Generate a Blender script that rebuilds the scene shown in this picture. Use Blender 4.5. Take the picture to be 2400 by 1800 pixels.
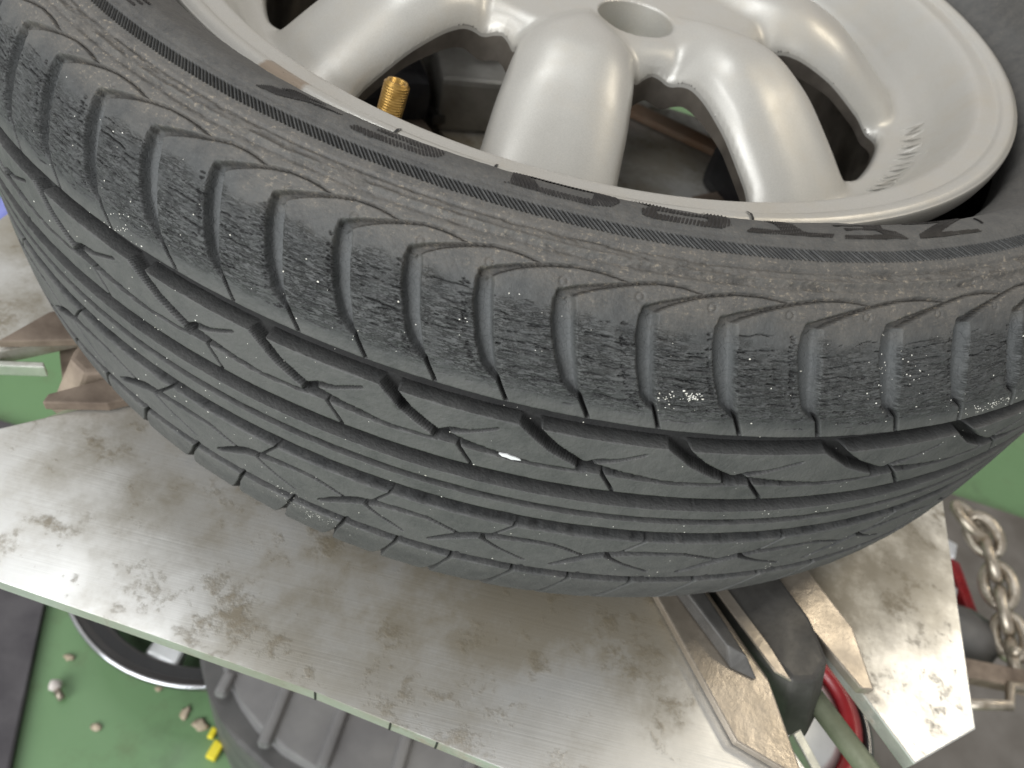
import bpy, bmesh, math, random
import numpy as np
from mathutils import Matrix, Vector

random.seed(4); RNG = np.random.default_rng(11)
scene = bpy.context.scene
COL = scene.collection
for o in list(bpy.data.objects): bpy.data.objects.remove(o)

# ------------------------------------------------------------------ camera
def rz(a): return Matrix.Rotation(a, 4, 'Z')
def rx(a): return Matrix.Rotation(a, 4, 'X')
cam = bpy.data.cameras.new('camera'); cam_o = bpy.data.objects.new('camera', cam); COL.objects.link(cam_o)
cam_o.matrix_world = Matrix.Translation((0.0, -0.41414, 0.13821)) @ rz(-0.03635) @ rx(0.73061) @ rz(0.28031)
cam.sensor_width = 36.0; cam.lens = 27.04; cam.clip_start = 0.01; cam.clip_end = 60
cam.dof.use_dof = True; cam.dof.focus_distance = 0.226; cam.dof.aperture_fstop = 17
scene.camera = cam_o

# ------------------------------------------------------------------ light (indoor workshop: ceiling tubes, open doorway)
world = bpy.data.worlds.new('World'); scene.world = world; world.use_nodes = True
bg = world.node_tree.nodes['Background']; bg.inputs[0].default_value = (0.98, 0.98, 0.97, 1); bg.inputs[1].default_value = 0.50
def area(name, loc, target, sx, sy, power, color):
    l = bpy.data.lights.new(name, 'AREA'); l.shape = 'RECTANGLE'; l.size = sx; l.size_y = sy; l.energy = power; l.color = color
    o = bpy.data.objects.new(name, l); COL.objects.link(o); o.location = loc
    o.rotation_euler = (Vector(target) - Vector(loc)).to_track_quat('-Z', 'Y').to_euler(); return o
area('ceiling_tube_warm', (1.74, 0.98, 2.2), (0.2, -0.1, -0.2), 0.62, 0.42, 15, (1.0, 0.90, 0.72))
area('ceiling_tube_cool', (-0.64, 0.60, 2.2), (-0.05, -0.1, -0.2), 0.9, 0.16, 11, (0.95, 0.98, 1.0))
area('ceiling_tube_left', (-1.5, -1.0, 2.2), (0, 0, 0), 1.3, 0.3, 14, (0.96, 0.98, 1.0))
area('doorway_light', (-1.5, -2.7, 0.9), (0, 0, -0.1), 2.6, 2.0, 125, (0.95, 0.98, 1.0))
vs = scene.view_settings; vs.view_transform = 'Standard'; vs.look = 'None'; vs.exposure = 0.0; vs.gamma = 1.0; vs.use_curve_mapping = False
scene.render.engine = 'CYCLES'
scene.render.resolution_x, scene.render.resolution_y = 1024, 768

# ------------------------------------------------------------------ helpers
def tag(o, label=None, cat=None, group=None, kind=None):
    if label: o['label'] = label
    if cat: o['category'] = cat
    if group: o['group'] = group
    if kind: o['kind'] = kind
    return o
def empty(name, loc=(0, 0, 0), rz_=0.0, **k):
    o = bpy.data.objects.new(name, None); COL.objects.link(o); o.location = loc; o.rotation_euler = (0, 0, rz_); o.empty_display_size = .02
    return tag(o, **k)
def link(name, me, mat, parent=None, smooth=True, **k):
    o = bpy.data.objects.new(name, me); COL.objects.link(o)
    if mat and not me.materials: me.materials.append(mat)
    if smooth: me.shade_smooth()
    if parent: o.parent = parent
    return tag(o, **k)
def from_bm(name, bm, mat, parent=None, smooth=False, **k):
    bmesh.ops.recalc_face_normals(bm, faces=bm.faces)
    me = bpy.data.meshes.new(name); bm.to_mesh(me); bm.free()
    return link(name, me, mat, parent, smooth, **k)
def prism(name, pts, z0, z1, mat, parent=None, bev=0.0, seg=2, top=None, **k):
    """vertical prism from a 2D outline; top = other outline for the upper face"""
    bm = bmesh.new(); a = [bm.verts.new((x, y, z0)) for x, y in pts]; b = [bm.verts.new((x, y, z1)) for x, y in (top or pts)]
    n = len(pts); bm.faces.new(a[::-1]); bm.faces.new(b)
    for i in range(n): bm.faces.new((a[i], a[(i + 1) % n], b[(i + 1) % n], b[i]))
    if bev: bmesh.ops.bevel(bm, geom=bm.edges[:], offset=bev, segments=seg, affect='EDGES', profile=.6)
    return from_bm(name, bm, mat, parent, **k)
def box(name, c, s, mat, parent=None, rot=0.0, bev=.002, **k):
    hx, hy = s[0] / 2, s[1] / 2; cs, sn = math.cos(rot), math.sin(rot)
    pts = [(c[0] + x * cs - y * sn, c[1] + x * sn + y * cs) for x, y in ((-hx, -hy), (hx, -hy), (hx, hy), (-hx, hy))]
    return prism(name, pts, c[2] - s[2] / 2, c[2] + s[2] / 2, mat, parent, bev, **k)
def lathe(name, prof, mat, parent=None, n=96, closed=False, smooth=True, **k):
    bm = bmesh.new(); rows = []
    for j in range(n):
        t = 2 * math.pi * j / n
        rows.append([bm.verts.new((r * math.sin(t), -r * math.cos(t), z)) for r, z in prof])
    m = len(prof)
    for j in range(n):
        for i in range(m if closed else m - 1):
            bm.faces.new((rows[j][i], rows[(j + 1) % n][i], rows[(j + 1) % n][(i + 1) % m], rows[j][(i + 1) % m]))
    return from_bm(name, bm, mat, parent, smooth, **k)
def tube_bm(bm, pts, rad, n=10, closed=False):
    pts = [Vector(p) for p in pts]; rings = []; N = len(pts)
    for i, p in enumerate(pts):
        d = (pts[(i + 1) % N] - pts[i - 1]) if closed else (pts[min(i + 1, N - 1)] - pts[max(i - 1, 0)])
        q = d.to_track_quat('Z', 'Y'); r = rad[i] if hasattr(rad, '__len__') else rad
        rings.append([bm.verts.new(p + q @ Vector((r * math.cos(2 * math.pi * a / n), r * math.sin(2 * math.pi * a / n), 0))) for a in range(n)])
    for i in range(N if closed else N - 1):
        A, B = rings[i], rings[(i + 1) % N]
        for a in range(n): bm.faces.new((A[a], A[(a + 1) % n], B[(a + 1) % n], B[a]))
    if not closed: bm.faces.new(rings[0][::-1]); bm.faces.new(rings[-1])
def tube(name, pts, rad, mat, parent=None, n=10, closed=False, **k):
    bm = bmesh.new(); tube_bm(bm, pts, rad, n, closed); return from_bm(name, bm, mat, parent, True, **k)
def blob(name, c, s, mat, parent=None, seed=0, rough=.25, sub=2, **k):
    bm = bmesh.new(); bmesh.ops.create_icosphere(bm, subdivisions=sub, radius=1); r = random.Random(seed)
    for v in bm.verts:
        f = 1 + rough * (r.random() - .5) * 2
        v.co = Vector((v.co.x * s[0] * f + c[0], v.co.y * s[1] * f + c[1], v.co.z * s[2] * f + c[2]))
    return from_bm(name, bm, mat, parent, True, **k)

# ------------------------------------------------------------------ materials
class NT:
    def __init__(s, name):
        s.m = bpy.data.materials.new(name); s.m.use_nodes = True; s.t = s.m.node_tree; s.b = s.t.nodes['Principled BSDF']
    def n(s, typ, **kw):
        nd = s.t.nodes.new(typ)
        for k, v in kw.items():
            if k.startswith('i_'):
                nd.inputs[int(k[2:]) if k[2:].isdigit() else k[2:].replace('_', ' ')].default_value = v
            else: setattr(nd, k, v)
        return nd
    def l(s, a, b): s.t.links.new(a, b)
    def noise(s, vec, scale, detail=4, rough=.6, dist=0):
        nd = s.n('ShaderNodeTexNoise', i_Scale=scale, i_Detail=detail, i_Roughness=rough, i_Distortion=dist)
        s.l(vec, nd.inputs['Vector']); return nd.outputs['Fac']
    def ramp(s, fac, stops):
        nd = s.n('ShaderNodeValToRGB'); e = nd.color_ramp.elements
        while len(e) > len(stops): e.remove(e[-1])
        while len(e) < len(stops): e.new(1)
        for q, (p, c) in zip(e, stops):
            q.position = p; q.color = (c, c, c, 1) if isinstance(c, (int, float)) else (*c, 1)
        s.l(fac, nd.inputs[0]); return nd.outputs[0]
    def mix(s, fac, a, b):
        nd = s.n('ShaderNodeMix', data_type='RGBA')
        for sock, v in ((nd.inputs[0], fac), (nd.inputs[6], a), (nd.inputs[7], b)):
            if isinstance(v, (int, float)): sock.default_value = v
            elif isinstance(v, tuple): sock.default_value = (*v, 1)
            else: s.l(v, sock)
        return nd.outputs[2]
    def math(s, op, a, b=0.0, clamp=False):
        nd = s.n('ShaderNodeMath', operation=op, use_clamp=clamp)
        for sock, v in ((nd.inputs[0], a), (nd.inputs[1], b)):
            if isinstance(v, (int, float)): sock.default_value = v
            else: s.l(v, sock)
        return nd.outputs[0]
    def attr(s, name): return s.n('ShaderNodeAttribute', attribute_name=name)
    def obj(s): return s.n('ShaderNodeTexCoord').outputs['Object']
    def scale(s, vec, sc):
        nd = s.n('ShaderNodeMapping'); nd.inputs['Scale'].default_value = sc; s.l(vec, nd.inputs[0]); return nd.outputs[0]
    def bump(s, h, strength, dist, normal=None):
        nd = s.n('ShaderNodeBump', i_Strength=strength, i_Distance=dist); s.l(h, nd.inputs['Height'])
        if normal is not None: s.l(normal, nd.inputs['Normal'])
        return nd.outputs[0]
    def set(s, **kw):
        for k, v in kw.items():
            sock = s.b.inputs[k.replace('_', ' ')]
            if isinstance(v, (int, float)): sock.default_value = v
            elif isinstance(v, tuple): sock.default_value = (*v, 1) if len(v) == 3 else v
            else: s.l(v, sock)
        return s.m

def simple(name, c1, c2, rough, metal=0.0, scale=40, bump=.0, bscale=200, spec=.5, lo=.35, hi=.65, coat=0.0):
    t = NT(name); v = t.obj(); f = t.noise(v, scale, 5)
    kw = dict(Base_Color=t.ramp(f, [(lo, c1), (hi, c2)]), Roughness=t.ramp(t.noise(v, scale * 2.3, 4), [(.3, max(0, rough - .08)), (.7, min(1, rough + .1))]), Metallic=metal, Specular_IOR_Level=spec, Coat_Weight=coat)
    if bump: kw['Normal'] = t.bump(t.noise(v, bscale, 4), bump, .001)
    return t.set(**kw)

def rubber_material(name, letter=False):
    t = NT(name); v = t.obj()
    dust, groove, tc, wet = t.attr('dust').outputs['Fac'], t.attr('groove').outputs['Fac'], t.attr('tc').outputs['Vector'], t.attr('wet').outputs['Fac']
    big = t.noise(v, 42, 5, .6); mid = t.noise(v, 190, 5, .65); fine = t.noise(v, 900, 3, .6)
    wear = t.math('ADD', t.math('MULTIPLY', mid, .5), t.math('MULTIPLY', big, .5))
    base = t.mix(t.ramp(wear, [(.34, 0.0), (.66, 1.0)]), (.038, .0395, .0405), (.076, .078, .0775))
    base = t.mix(t.ramp(t.noise(v, 1500, 4, .7), [(.60, 0.0), (.70, .45)]), base, (.14, .14, .135))
    scr = t.noise(t.scale(tc, (30, 120, 1)), 1.9, 5, .7)
    base = t.mix(t.ramp(scr, [(.64, 0.0), (.70, .30)]), base, (.13, .13, .125))
    worn = t.attr('worn').outputs['Fac']; base = t.mix(t.math('MULTIPLY', worn, t.ramp(wear, [(.35, .35), (.65, .95)])), base, (.099, .097, .094))
    recess_dark = t.attr('recess_dark').outputs['Fac']; base = t.mix(t.math('MULTIPLY', recess_dark, .8), base, (.017, .017, .0175))  # groove and crack floors: darker unweathered rubber plus shade put into the colour
    base = t.mix(t.math('MULTIPLY', groove, .6), base, (.098, .103, .105))
    # hairline ozone cracks running round the shoulder blocks
    zone = t.attr('crk').outputs['Fac']; hair = None
    for sc, lv in (((17, 88, 1), .47), ((26, 120, 1), .54), ((12, 66, 1), .56)):
        nn = t.noise(t.scale(tc, sc), 1.0, 3, .6); ln = t.ramp(t.math('ABSOLUTE', t.math('SUBTRACT', nn, lv)), [(.0, 1.0), (.026, 0.0)]); hair = ln if hair is None else t.math('MAXIMUM', hair, ln)
    hair = t.math('MULTIPLY', t.math('MULTIPLY', hair, zone), t.ramp(t.noise(v, 130, 3), [(.36, .25), (.56, 1.0)]))
    base = t.mix(t.math('MULTIPLY', hair, .68), base, (.012, .012, .0125))  # shade inside the cracks, put into the colour
    # road dust, laid in streaks round the sidewall
    st = t.noise(t.scale(tc, (22, 60, 1)), 2.2, 6, .66)
    dm = t.math('MULTIPLY', dust, t.ramp(t.math('ADD', t.math('MULTIPLY', st, .55), t.math('MULTIPLY', mid, .45)), [(.34, .25), (.62, 1.0)]))
    base = t.mix(dm, base, (.112, .102, .090))
    tan = t.math('MULTIPLY', t.math('POWER', dust, 3.0), t.ramp(t.math('ADD', t.math('MULTIPLY', t.noise(v, 520, 6, .8), .72), t.math('MULTIPLY', st, .28)), [(.545, 0.0), (.63, .8)]))
    base = t.mix(tan, base, (.26, .22, .17))
    base = t.mix(t.math('MULTIPLY', wet, .8), base, (.006, .006, .007))
    rough = t.math('SUBTRACT', t.ramp(t.math('ADD', t.math('MULTIPLY', fine, .5), t.math('MULTIPLY', big, .5)), [(.3, .56), (.7, .74)]), t.math('MULTIPLY', wet, .6), True)
    b1 = t.bump(t.math('ADD', t.math('MULTIPLY', fine, .7), mid), .5, .0007)
    crk = t.n('ShaderNodeTexVoronoi', feature='DISTANCE_TO_EDGE', i_Scale=520); t.l(v, crk.inputs['Vector'])
    b2 = t.bump(t.math('MULTIPLY', t.ramp(crk.outputs['Distance'], [(0, 0.0), (.09, 1.0)]), groove), .3, .0004, b1)
    b2 = t.bump(t.math('SUBTRACT', 1.0, hair), .7, .0006, b2)
    t.set(Base_Color=base, Roughness=rough, Specular_IOR_Level=t.math('SUBTRACT', .40, t.math('MULTIPLY', recess_dark, .34), True), Normal=b2)
    return t.m
M = {}
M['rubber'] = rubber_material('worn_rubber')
M['letter'] = simple('moulded_letter_rubber', (.014, .012, .011), (.024, .021, .019), .55, scale=300, spec=.35)

def rim_paint():
    t = NT('silver_wheel_paint'); v = t.obj()
    flake = t.noise(v, 3800, 2, .5); big = t.noise(v, 14, 4, .6); grime = t.noise(v, 60, 6, .7)
    base = t.mix(t.ramp(flake, [(.35, 0.0), (.65, 1.0)]), (.44, .425, .39), (.54, .52, .48))
    base = t.mix(t.ramp(t.math('ADD', t.math('MULTIPLY', big, .5), t.math('MULTIPLY', grime, .5)), [(.48, 0.0), (.72, .5)]), base, (.46, .40, .31))
    # scabbed balance-weight residue on one stretch of the lip
    g = t.attr('stain').outputs['Fac']
    sm = t.ramp(t.math('ADD', t.math('MULTIPLY', g, .75), t.math('MULTIPLY', t.noise(v, 150, 6, .75), .5)), [(.62, 0.0), (.78, 1.0)])
    base = t.mix(sm, base, (.30, .235, .175))
    pits = t.math('MULTIPLY', g, t.ramp(t.noise(v, 320, 5, .8), [(.60, 0.0), (.66, 1.0)]))
    base = t.mix(pits, base, (.06, .045, .035))
    t.set(Base_Color=base, Metallic=.42, Roughness=t.ramp(grime, [(.3, .36), (.7, .48)]), Specular_IOR_Level=.5, Coat_Weight=.3, Coat_Roughness=.28,
          Normal=t.bump(t.math('ADD', t.noise(v, 900, 3), t.math('MULTIPLY', sm, 2.0)), .05, .0008))
    return t.m
M['rim'] = rim_paint()
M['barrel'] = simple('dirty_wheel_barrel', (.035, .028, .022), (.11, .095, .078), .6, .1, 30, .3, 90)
M['brass'] = simple('valve_brass', (.42, .25, .07), (.66, .42, .14), .36, 1.0, 300)
M['black_rubber'] = simple('black_moulded_rubber', (.016, .016, .019), (.04, .04, .045), .45, 0, 60)
M['mark'] = simple('black_paint_mark', (.012, .011, .01), (.03, .028, .026), .6, 0, 500)

def aluminium():
    t = NT('stained_aluminium_plate'); v = t.obj()
    lines = t.noise(t.scale(v, (14, 1500, 14)), 1.0, 2, .5)
    n1 = t.noise(v, 9, 7, .62); n2 = t.noise(v, 38, 7, .7); n3 = t.noise(v, 95, 6, .7); n4 = t.noise(v, 210, 5, .7)
    haze = t.ramp(n1, [(.36, 0.0), (.66, 1.0)])
    base = t.mix(haze, (.86, .855, .835), (.68, .665, .625))
    film = t.ramp(t.math('ADD', t.math('MULTIPLY', n1, .65), t.math('MULTIPLY', n2, .45)), [(.53, 0.0), (.70, .5)])
    base = t.mix(film, base, (.40, .345, .25))
    spots = t.ramp(t.math('ADD', t.math('MULTIPLY', n2, .68), t.math('MULTIPLY', n3, .4)), [(.585, 0.0), (.68, .78)])
    specks = t.ramp(t.math('ADD', t.math('MULTIPLY', n3, .45), t.math('MULTIPLY', n4, .55)), [(.60, 0.0), (.68, .62)])
    dirt = t.math('MAXIMUM', spots, specks)
    base = t.mix(dirt, base, t.mix(n4, (.16, .125, .08), (.36, .31, .23)))
    # brown dirt round the clamped wheel, with the tyre's contact shade painted in
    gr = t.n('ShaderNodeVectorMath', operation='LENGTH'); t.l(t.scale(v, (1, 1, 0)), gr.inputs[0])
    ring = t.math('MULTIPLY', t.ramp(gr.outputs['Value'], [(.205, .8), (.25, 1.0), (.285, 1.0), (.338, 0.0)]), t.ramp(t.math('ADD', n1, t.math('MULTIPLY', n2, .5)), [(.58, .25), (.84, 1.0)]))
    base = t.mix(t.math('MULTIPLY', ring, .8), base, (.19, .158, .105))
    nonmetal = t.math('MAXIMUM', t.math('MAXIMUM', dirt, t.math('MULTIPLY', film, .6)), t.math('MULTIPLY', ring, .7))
    t.set(Base_Color=base, Metallic=t.math('SUBTRACT', .86, t.math('MULTIPLY', nonmetal, .75), True), Roughness=t.math('ADD', t.ramp(n2, [(.3, .34), (.7, .46)]), t.math('MULTIPLY', nonmetal, .25), True),
          Normal=t.bump(t.math('ADD', t.math('MULTIPLY', lines, .55), t.math('MULTIPLY', dirt, 1.5)), .22, .0005))
    return t.m
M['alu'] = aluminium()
M['edge_alu'] = simple('machined_edge', (.55, .56, .50), (.68, .68, .62), .45, .8, 60, .2, 400)
M['jaw'] = simple('browned_steel', (.36, .31, .25), (.50, .44, .37), .36, .75, 30, .25, 200)
M['jaw_dark'] = simple('dark_cast_steel', (.055, .052, .048), (.10, .095, .088), .5, .35, 50, .25, 160)
M['rust'] = simple('rusty_boss', (.11, .08, .06), (.34, .27, .21), .65, .3, 22, .4, 90)
M['grey_cast'] = simple('grey_cast_metal', (.28, .265, .235), (.50, .48, .44), .5, .4, 24, .3, 120)

def floor_mat():
    t = NT('green_floor_paint'); v = t.obj()
    n1 = t.noise(v, 3, 6, .6); n2 = t.noise(v, 17, 6, .7); n3 = t.noise(v, 60, 5, .7)
    base = t.mix(t.ramp(n1, [(.35, 0.0), (.7, 1.0)]), (.125, .235, .105), (.165, .28, .135))
    base = t.mix(t.ramp(n2, [(.55, 0.0), (.75, .55)]), base, (.12, .15, .075))
    base = t.mix(t.ramp(t.noise(v, 5, 6, .7), [(.52, 0.0), (.70, .6)]), base, (.075, .105, .055))
    chips = t.ramp(t.math('ADD', t.math('MULTIPLY', n2, .5), t.math('MULTIPLY', n3, .5)), [(.66, 0.0), (.69, 1.0)])
    base = t.mix(chips, base, (.42, .36, .27))
    t.set(Base_Color=base, Roughness=t.ramp(n2, [(.3, .35), (.7, .6)]), Normal=t.bump(t.math('ADD', n3, chips), .2, .001)); return t.m
M['floor'] = floor_mat()
M['wall'] = simple('pale_wall_paint', (.62, .56, .56), (.74, .69, .68), .6, 0, 3)
M['mat_dark'] = simple('charcoal_mat', (.045, .04, .045), (.085, .078, .082), .7, 0, 14, .3, 120)
M['mat_brown'] = simple('brown_grey_mat', (.10, .088, .075), (.17, .155, .14), .7, 0, 9, .3, 120)
M['plastic'] = simple('grey_plastic', (.155, .15, .15), (.215, .21, .205), .5, 0, 14, .15, 150)
M['plastic_dark'] = simple('dark_plastic', (.07, .068, .066), (.12, .115, .11), .5, 0, 14, .15, 150)
M['gloss_black'] = simple('gloss_black_rim', (.008, .008, .009), (.016, .016, .017), .12, 0, 20, spec=.6, coat=.6)
M['polished'] = simple('polished_metal', (.62, .63, .66), (.78, .79, .82), .16, 1.0, 20)
M['silver'] = simple('silver_paint', (.45, .46, .46), (.62, .63, .63), .35, .6, 20)
M['yellow'] = simple('yellow_plastic', (.75, .62, .02), (.85, .72, .04), .45, 0, 60)
M['red'] = simple('red_enamel', (.18, .010, .015), (.30, .02, .022), .3, 0, 20)
M['white'] = simple('white_plastic', (.68, .68, .68), (.82, .82, .82), .45, 0, 60)
M['chain'] = simple('tarnished_chain_steel', (.30, .25, .19), (.55, .49, .41), .35, .8, 60, .2, 200)
M['blue'] = simple('blue_hose', (.14, .16, .50), (.26, .29, .66), .4, 0, 30)
M['green_rod'] = simple('green_grey_rod', (.22, .24, .16), (.32, .34, .24), .45, .2, 50, .2, 300)
M['grit'] = simple('pale_grit', (.50, .47, .40), (.82, .80, .75), .5, 0, 900)
M['orange'] = simple('orange_highlight', (.36, .22, .14), (.42, .31, .23), .5, 0, 30)
M['crumb'] = simple('tan_dirt_crumb', (.36, .29, .20), (.50, .42, .31), .8, 0, 60)
M['stone'] = simple('pale_pebble', (.50, .44, .40), (.72, .66, .62), .7, 0, 60)

# ------------------------------------------------------------------ numpy grid meshes
def np_mesh(name, V, Fq, N=None, attrs=None):
    me = bpy.data.meshes.new(name); nv, nf = len(V), len(Fq)
    me.vertices.add(nv); me.vertices.foreach_set('co', np.ascontiguousarray(V, np.float32).ravel())
    me.loops.add(nf * 4); me.loops.foreach_set('vertex_index', np.ascontiguousarray(Fq, np.int32).ravel())
    me.polygons.add(nf); me.polygons.foreach_set('loop_start', np.arange(0, nf * 4, 4, dtype=np.int32))
    me.update(calc_edges=True)
    for k, a in (attrs or {}).items():
        vec = a.ndim == 2
        at = me.attributes.new(k, 'FLOAT_VECTOR' if vec else 'FLOAT', 'POINT')
        at.data.foreach_set('vector' if vec else 'value', np.ascontiguousarray(a, np.float32).ravel())
    me.shade_smooth()
    if N is not None: me.normals_split_custom_set_from_vertices(np.ascontiguousarray(N, np.float32))
    return me
def grid_normals(V):
    du = np.roll(V, -1, 1) - np.roll(V, 1, 1)
    dv = np.empty_like(V); dv[1:-1] = V[2:] - V[:-2]; dv[0] = V[1] - V[0]; dv[-1] = V[-1] - V[-2]
    n = np.cross(du, dv); return n / np.maximum(np.linalg.norm(n, axis=2, keepdims=True), 1e-12)
def grid_parts(V, lab, attrs, make, flip=False):
    """V (nr,nc,3) wrapped in columns; lab (nr-1,nc) face labels (<0 = no face); make(label, mesh_builder)"""
    nr, nc = V.shape[:2]; N = grid_normals(V); N = -N if flip else N
    idx = np.arange(nr * nc).reshape(nr, nc); nx = np.roll(idx, -1, 1)
    quads = np.stack([idx[:-1], nx[:-1], nx[1:], idx[1:]], -1)
    if flip: quads = quads[..., ::-1]
    quads = quads.reshape(-1, 4); L = lab.ravel(); Vf = V.reshape(-1, 3); Nf = N.reshape(-1, 3)
    order = np.argsort(L, kind='stable'); Ls = L[order]; cuts = np.flatnonzero(np.diff(Ls)) + 1
    for grp in np.split(order, cuts):
        l = int(L[grp[0]])
        if l < 0: continue
        q = quads[grp]; u, inv = np.unique(q, return_inverse=True)
        make(l, lambda nm, u=u, inv=inv: np_mesh(nm, Vf[u], inv.reshape(-1, 4), Nf[u], {k: a.reshape(-1, a.shape[-1])[u] if a.ndim == 3 else a.ravel()[u] for k, a in attrs.items()}))
TAB = RNG.random((257, 257)); TAB[256] = TAB[0]; TAB[:, 256] = TAB[:, 0]
def vnoise(x, y, seed=0):
    x = x + seed * 37.7; y = y + seed * 91.3
    xi = np.floor(x); yi = np.floor(y); fx = x - xi; fy = y - yi; fx = fx * fx * (3 - 2 * fx); fy = fy * fy * (3 - 2 * fy)
    a = xi.astype(int) & 255; b = yi.astype(int) & 255
    return (TAB[a, b] * (1 - fx) + TAB[a + 1, b] * fx) * (1 - fy) + (TAB[a, b + 1] * (1 - fx) + TAB[a + 1, b + 1] * fx) * fy
def fbm(x, y, o=4, seed=0):
    s = 0; a = .5
    for i in range(o): s = s + a * vnoise(x, y, seed + i); x = x * 2.03; y = y * 2.03; a *= .5
    return s
def sstep(a, b, x):
    t = np.clip((x - a) / (b - a), 0, 1); return t * t * (3 - 2 * t)

# ================================================================== TYRE
ZM = -.0693; RC = .2822
UP = [(.2088, -.016), (.2096, -.006), (.2106, .0008), (.2140, .0054), (.2185, .0090), (.2240, .0130), (.2285, .0163), (.2317, .0185), (.2352, .0201), (.2400, .0201), (.2453, .0186), (.2535, .0155), (.2605, .0110), (.2665, .0050),
      (.2722, -.0020), (.2772, -.0105), (RC - .0024, -.0205), (RC - .0008, -.033), (RC - .0002, -.047), (RC, ZM)]
def tyre_profile():
    p = np.array(UP + [(r, 2 * ZM - z) for r, z in UP[::-1][1:]]); q = np.vstack([2 * p[0] - p[1], p, 2 * p[-1] - p[-2]]); out = []
    t = np.linspace(0, 1, 40, endpoint=False)[:, None]
    for i in range(1, len(q) - 2):
        a, b, c, d = q[i - 1:i + 3]; out.append(.5 * (2 * b + (c - a) * t + (2 * a - 5 * b + 4 * c - d) * t * t + (-a + 3 * b - 3 * c + d) * t ** 3))
    c = np.vstack(out + [p[-1:]]); s = np.concatenate([[0], np.cumsum(np.linalg.norm(np.diff(c, axis=0), axis=1))]) * 1000
    k = np.argmin(np.hypot(c[:, 0] - .2453, c[:, 1] - .0186)); return c, s - s[k] + 61.0
PC, PS = tyre_profile()
def prof_at(s):
    r = np.interp(s, PS, PC[:, 0]); z = np.interp(s, PS, PC[:, 1]); e = .8
    dr = np.interp(s + e, PS, PC[:, 0]) - np.interp(s - e, PS, PC[:, 0]); dz = np.interp(s + e, PS, PC[:, 1]) - np.interp(s - e, PS, PC[:, 1])
    l = np.hypot(dr, dz); return r, z, -dz / l, dr / l          # position and outward normal (r,z)
def bead_sag(th, s):
    """the unseated bead has dropped away from the rim on one stretch"""
    w = sstep(24, 46, th) * (1 - sstep(95, 150, th)) * (1 - sstep(34, 48, s)); return .0035 * w, -.010 * w

# pitch sequence (degrees of each tread pitch boundary)
KN = [-29.8, -24.9, -19.63, -15.53, -11.28, -7.17, -3.12, .96, 5.61, 9.69, 14.59, 19.65, 25.23, 30.3, 35.2]; K0 = 6
kt = [KN[0] - 4.6094 * j for j in range(40, 0, -1)] + KN + [KN[-1] + 4.6094 * j for j in range(1, 41)]; ki = np.arange(len(kt)) - 40 - K0
def phase(th): return np.interp(th, kt, ki)
DT = ([-24, -16, -10, 0, 8, 14, 19, 25], [-.62, -.58, -.45, -.12, .6, .97, 1.5, 1.8])
PITCH = 20.2

rows = np.concatenate([np.arange(PS[0], 44, 1.5), np.arange(44, 58.4, .6), np.arange(58.4, 64, .3), np.arange(64, 80, .42), np.arange(80, 84, .36), np.arange(84, 112, .23), np.arange(112, 116, .34), np.arange(116, 207, .45), np.arange(207, 250, .8), np.arange(250, PS[-1] - 2, 3.0), [PS[-1]]])
F0, F1 = -47.0, 50.0
cols = np.concatenate([np.arange(-180, F0, 1.0), np.arange(F0, F1, .07), np.arange(F1, 180, 1.0)])
S, TH = np.meshgrid(rows, cols, indexing='ij')
nr, nc = S.shape
TE = TH - np.interp(TH, *DT) * np.clip((114 - S) / 32, 0, 1.25)
PH = phase(TE); X = PH * PITCH
XA = np.radians(TH) * RC * 1000                              # true arc length, mm
wob = (fbm(XA / 3.1, S / 3.1, 3, 3) - .45) * .55 + (fbm(XA / .9, S / .9, 2, 5) - .4) * .22

depth = np.zeros_like(S); groove = np.zeros_like(S); recess_dark = np.zeros_like(S)
def stamp(poly, per, base, dmm, s0, s1, soft=.8, rough=1.0, floor=4.0, groovew=0.0):
    """carve a poly-line groove: poly = [(phase, s, half width mm, depth scale)], repeated every per pitches"""
    i0, i1 = np.searchsorted(rows, [s0, s1]); sl = slice(i0, i1)
    x = ((PH[sl] - base) % per) * PITCH; s = S[sl]; best = np.full(x.shape, 9e9); dd = np.zeros(x.shape); hwb = np.ones(x.shape)
    for sh in range(-int(math.ceil(2 / per)) - 1, int(math.ceil(2 / per)) + 2):
        for (p0, a0, w0, k0), (p1, a1, w1, k1) in zip(poly[:-1], poly[1:]):
            ax = (p0 + sh * per) * PITCH; bx = (p1 + sh * per) * PITCH
            if max(ax, bx) < -6 or min(ax, bx) > per * PITCH + 6: continue
            ux, uy = bx - ax, a1 - a0; L2 = ux * ux + uy * uy
            t = np.clip(((x - ax) * ux + (s - a0) * uy) / L2, 0, 1)
            hw = w0 + (w1 - w0) * t; sd = np.hypot(x - ax - t * ux, s - a0 - t * uy) - hw
            m = sd < best; best = np.where(m, sd, best); dd = np.where(m, k0 + (k1 - k0) * t, dd); hwb = np.where(m, hw, hwb)
    best = best + wob[sl] * rough * np.minimum(1, hwb + .25)
    cut = sstep(soft * .5, -soft * .5, best)
    flr = 1 - .35 * np.clip(1 + best / np.maximum(hwb, .3), 0, 1) ** floor
    d = dmm * dd * cut * flr
    depth[sl] = np.maximum(depth[sl], d); groove[sl] = np.maximum(groove[sl], cut * groovew * np.clip(hwb / 1.2, 0, 1)); recess_dark[sl] = np.maximum(recess_dark[sl], cut * (1 - groovew))
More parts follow.
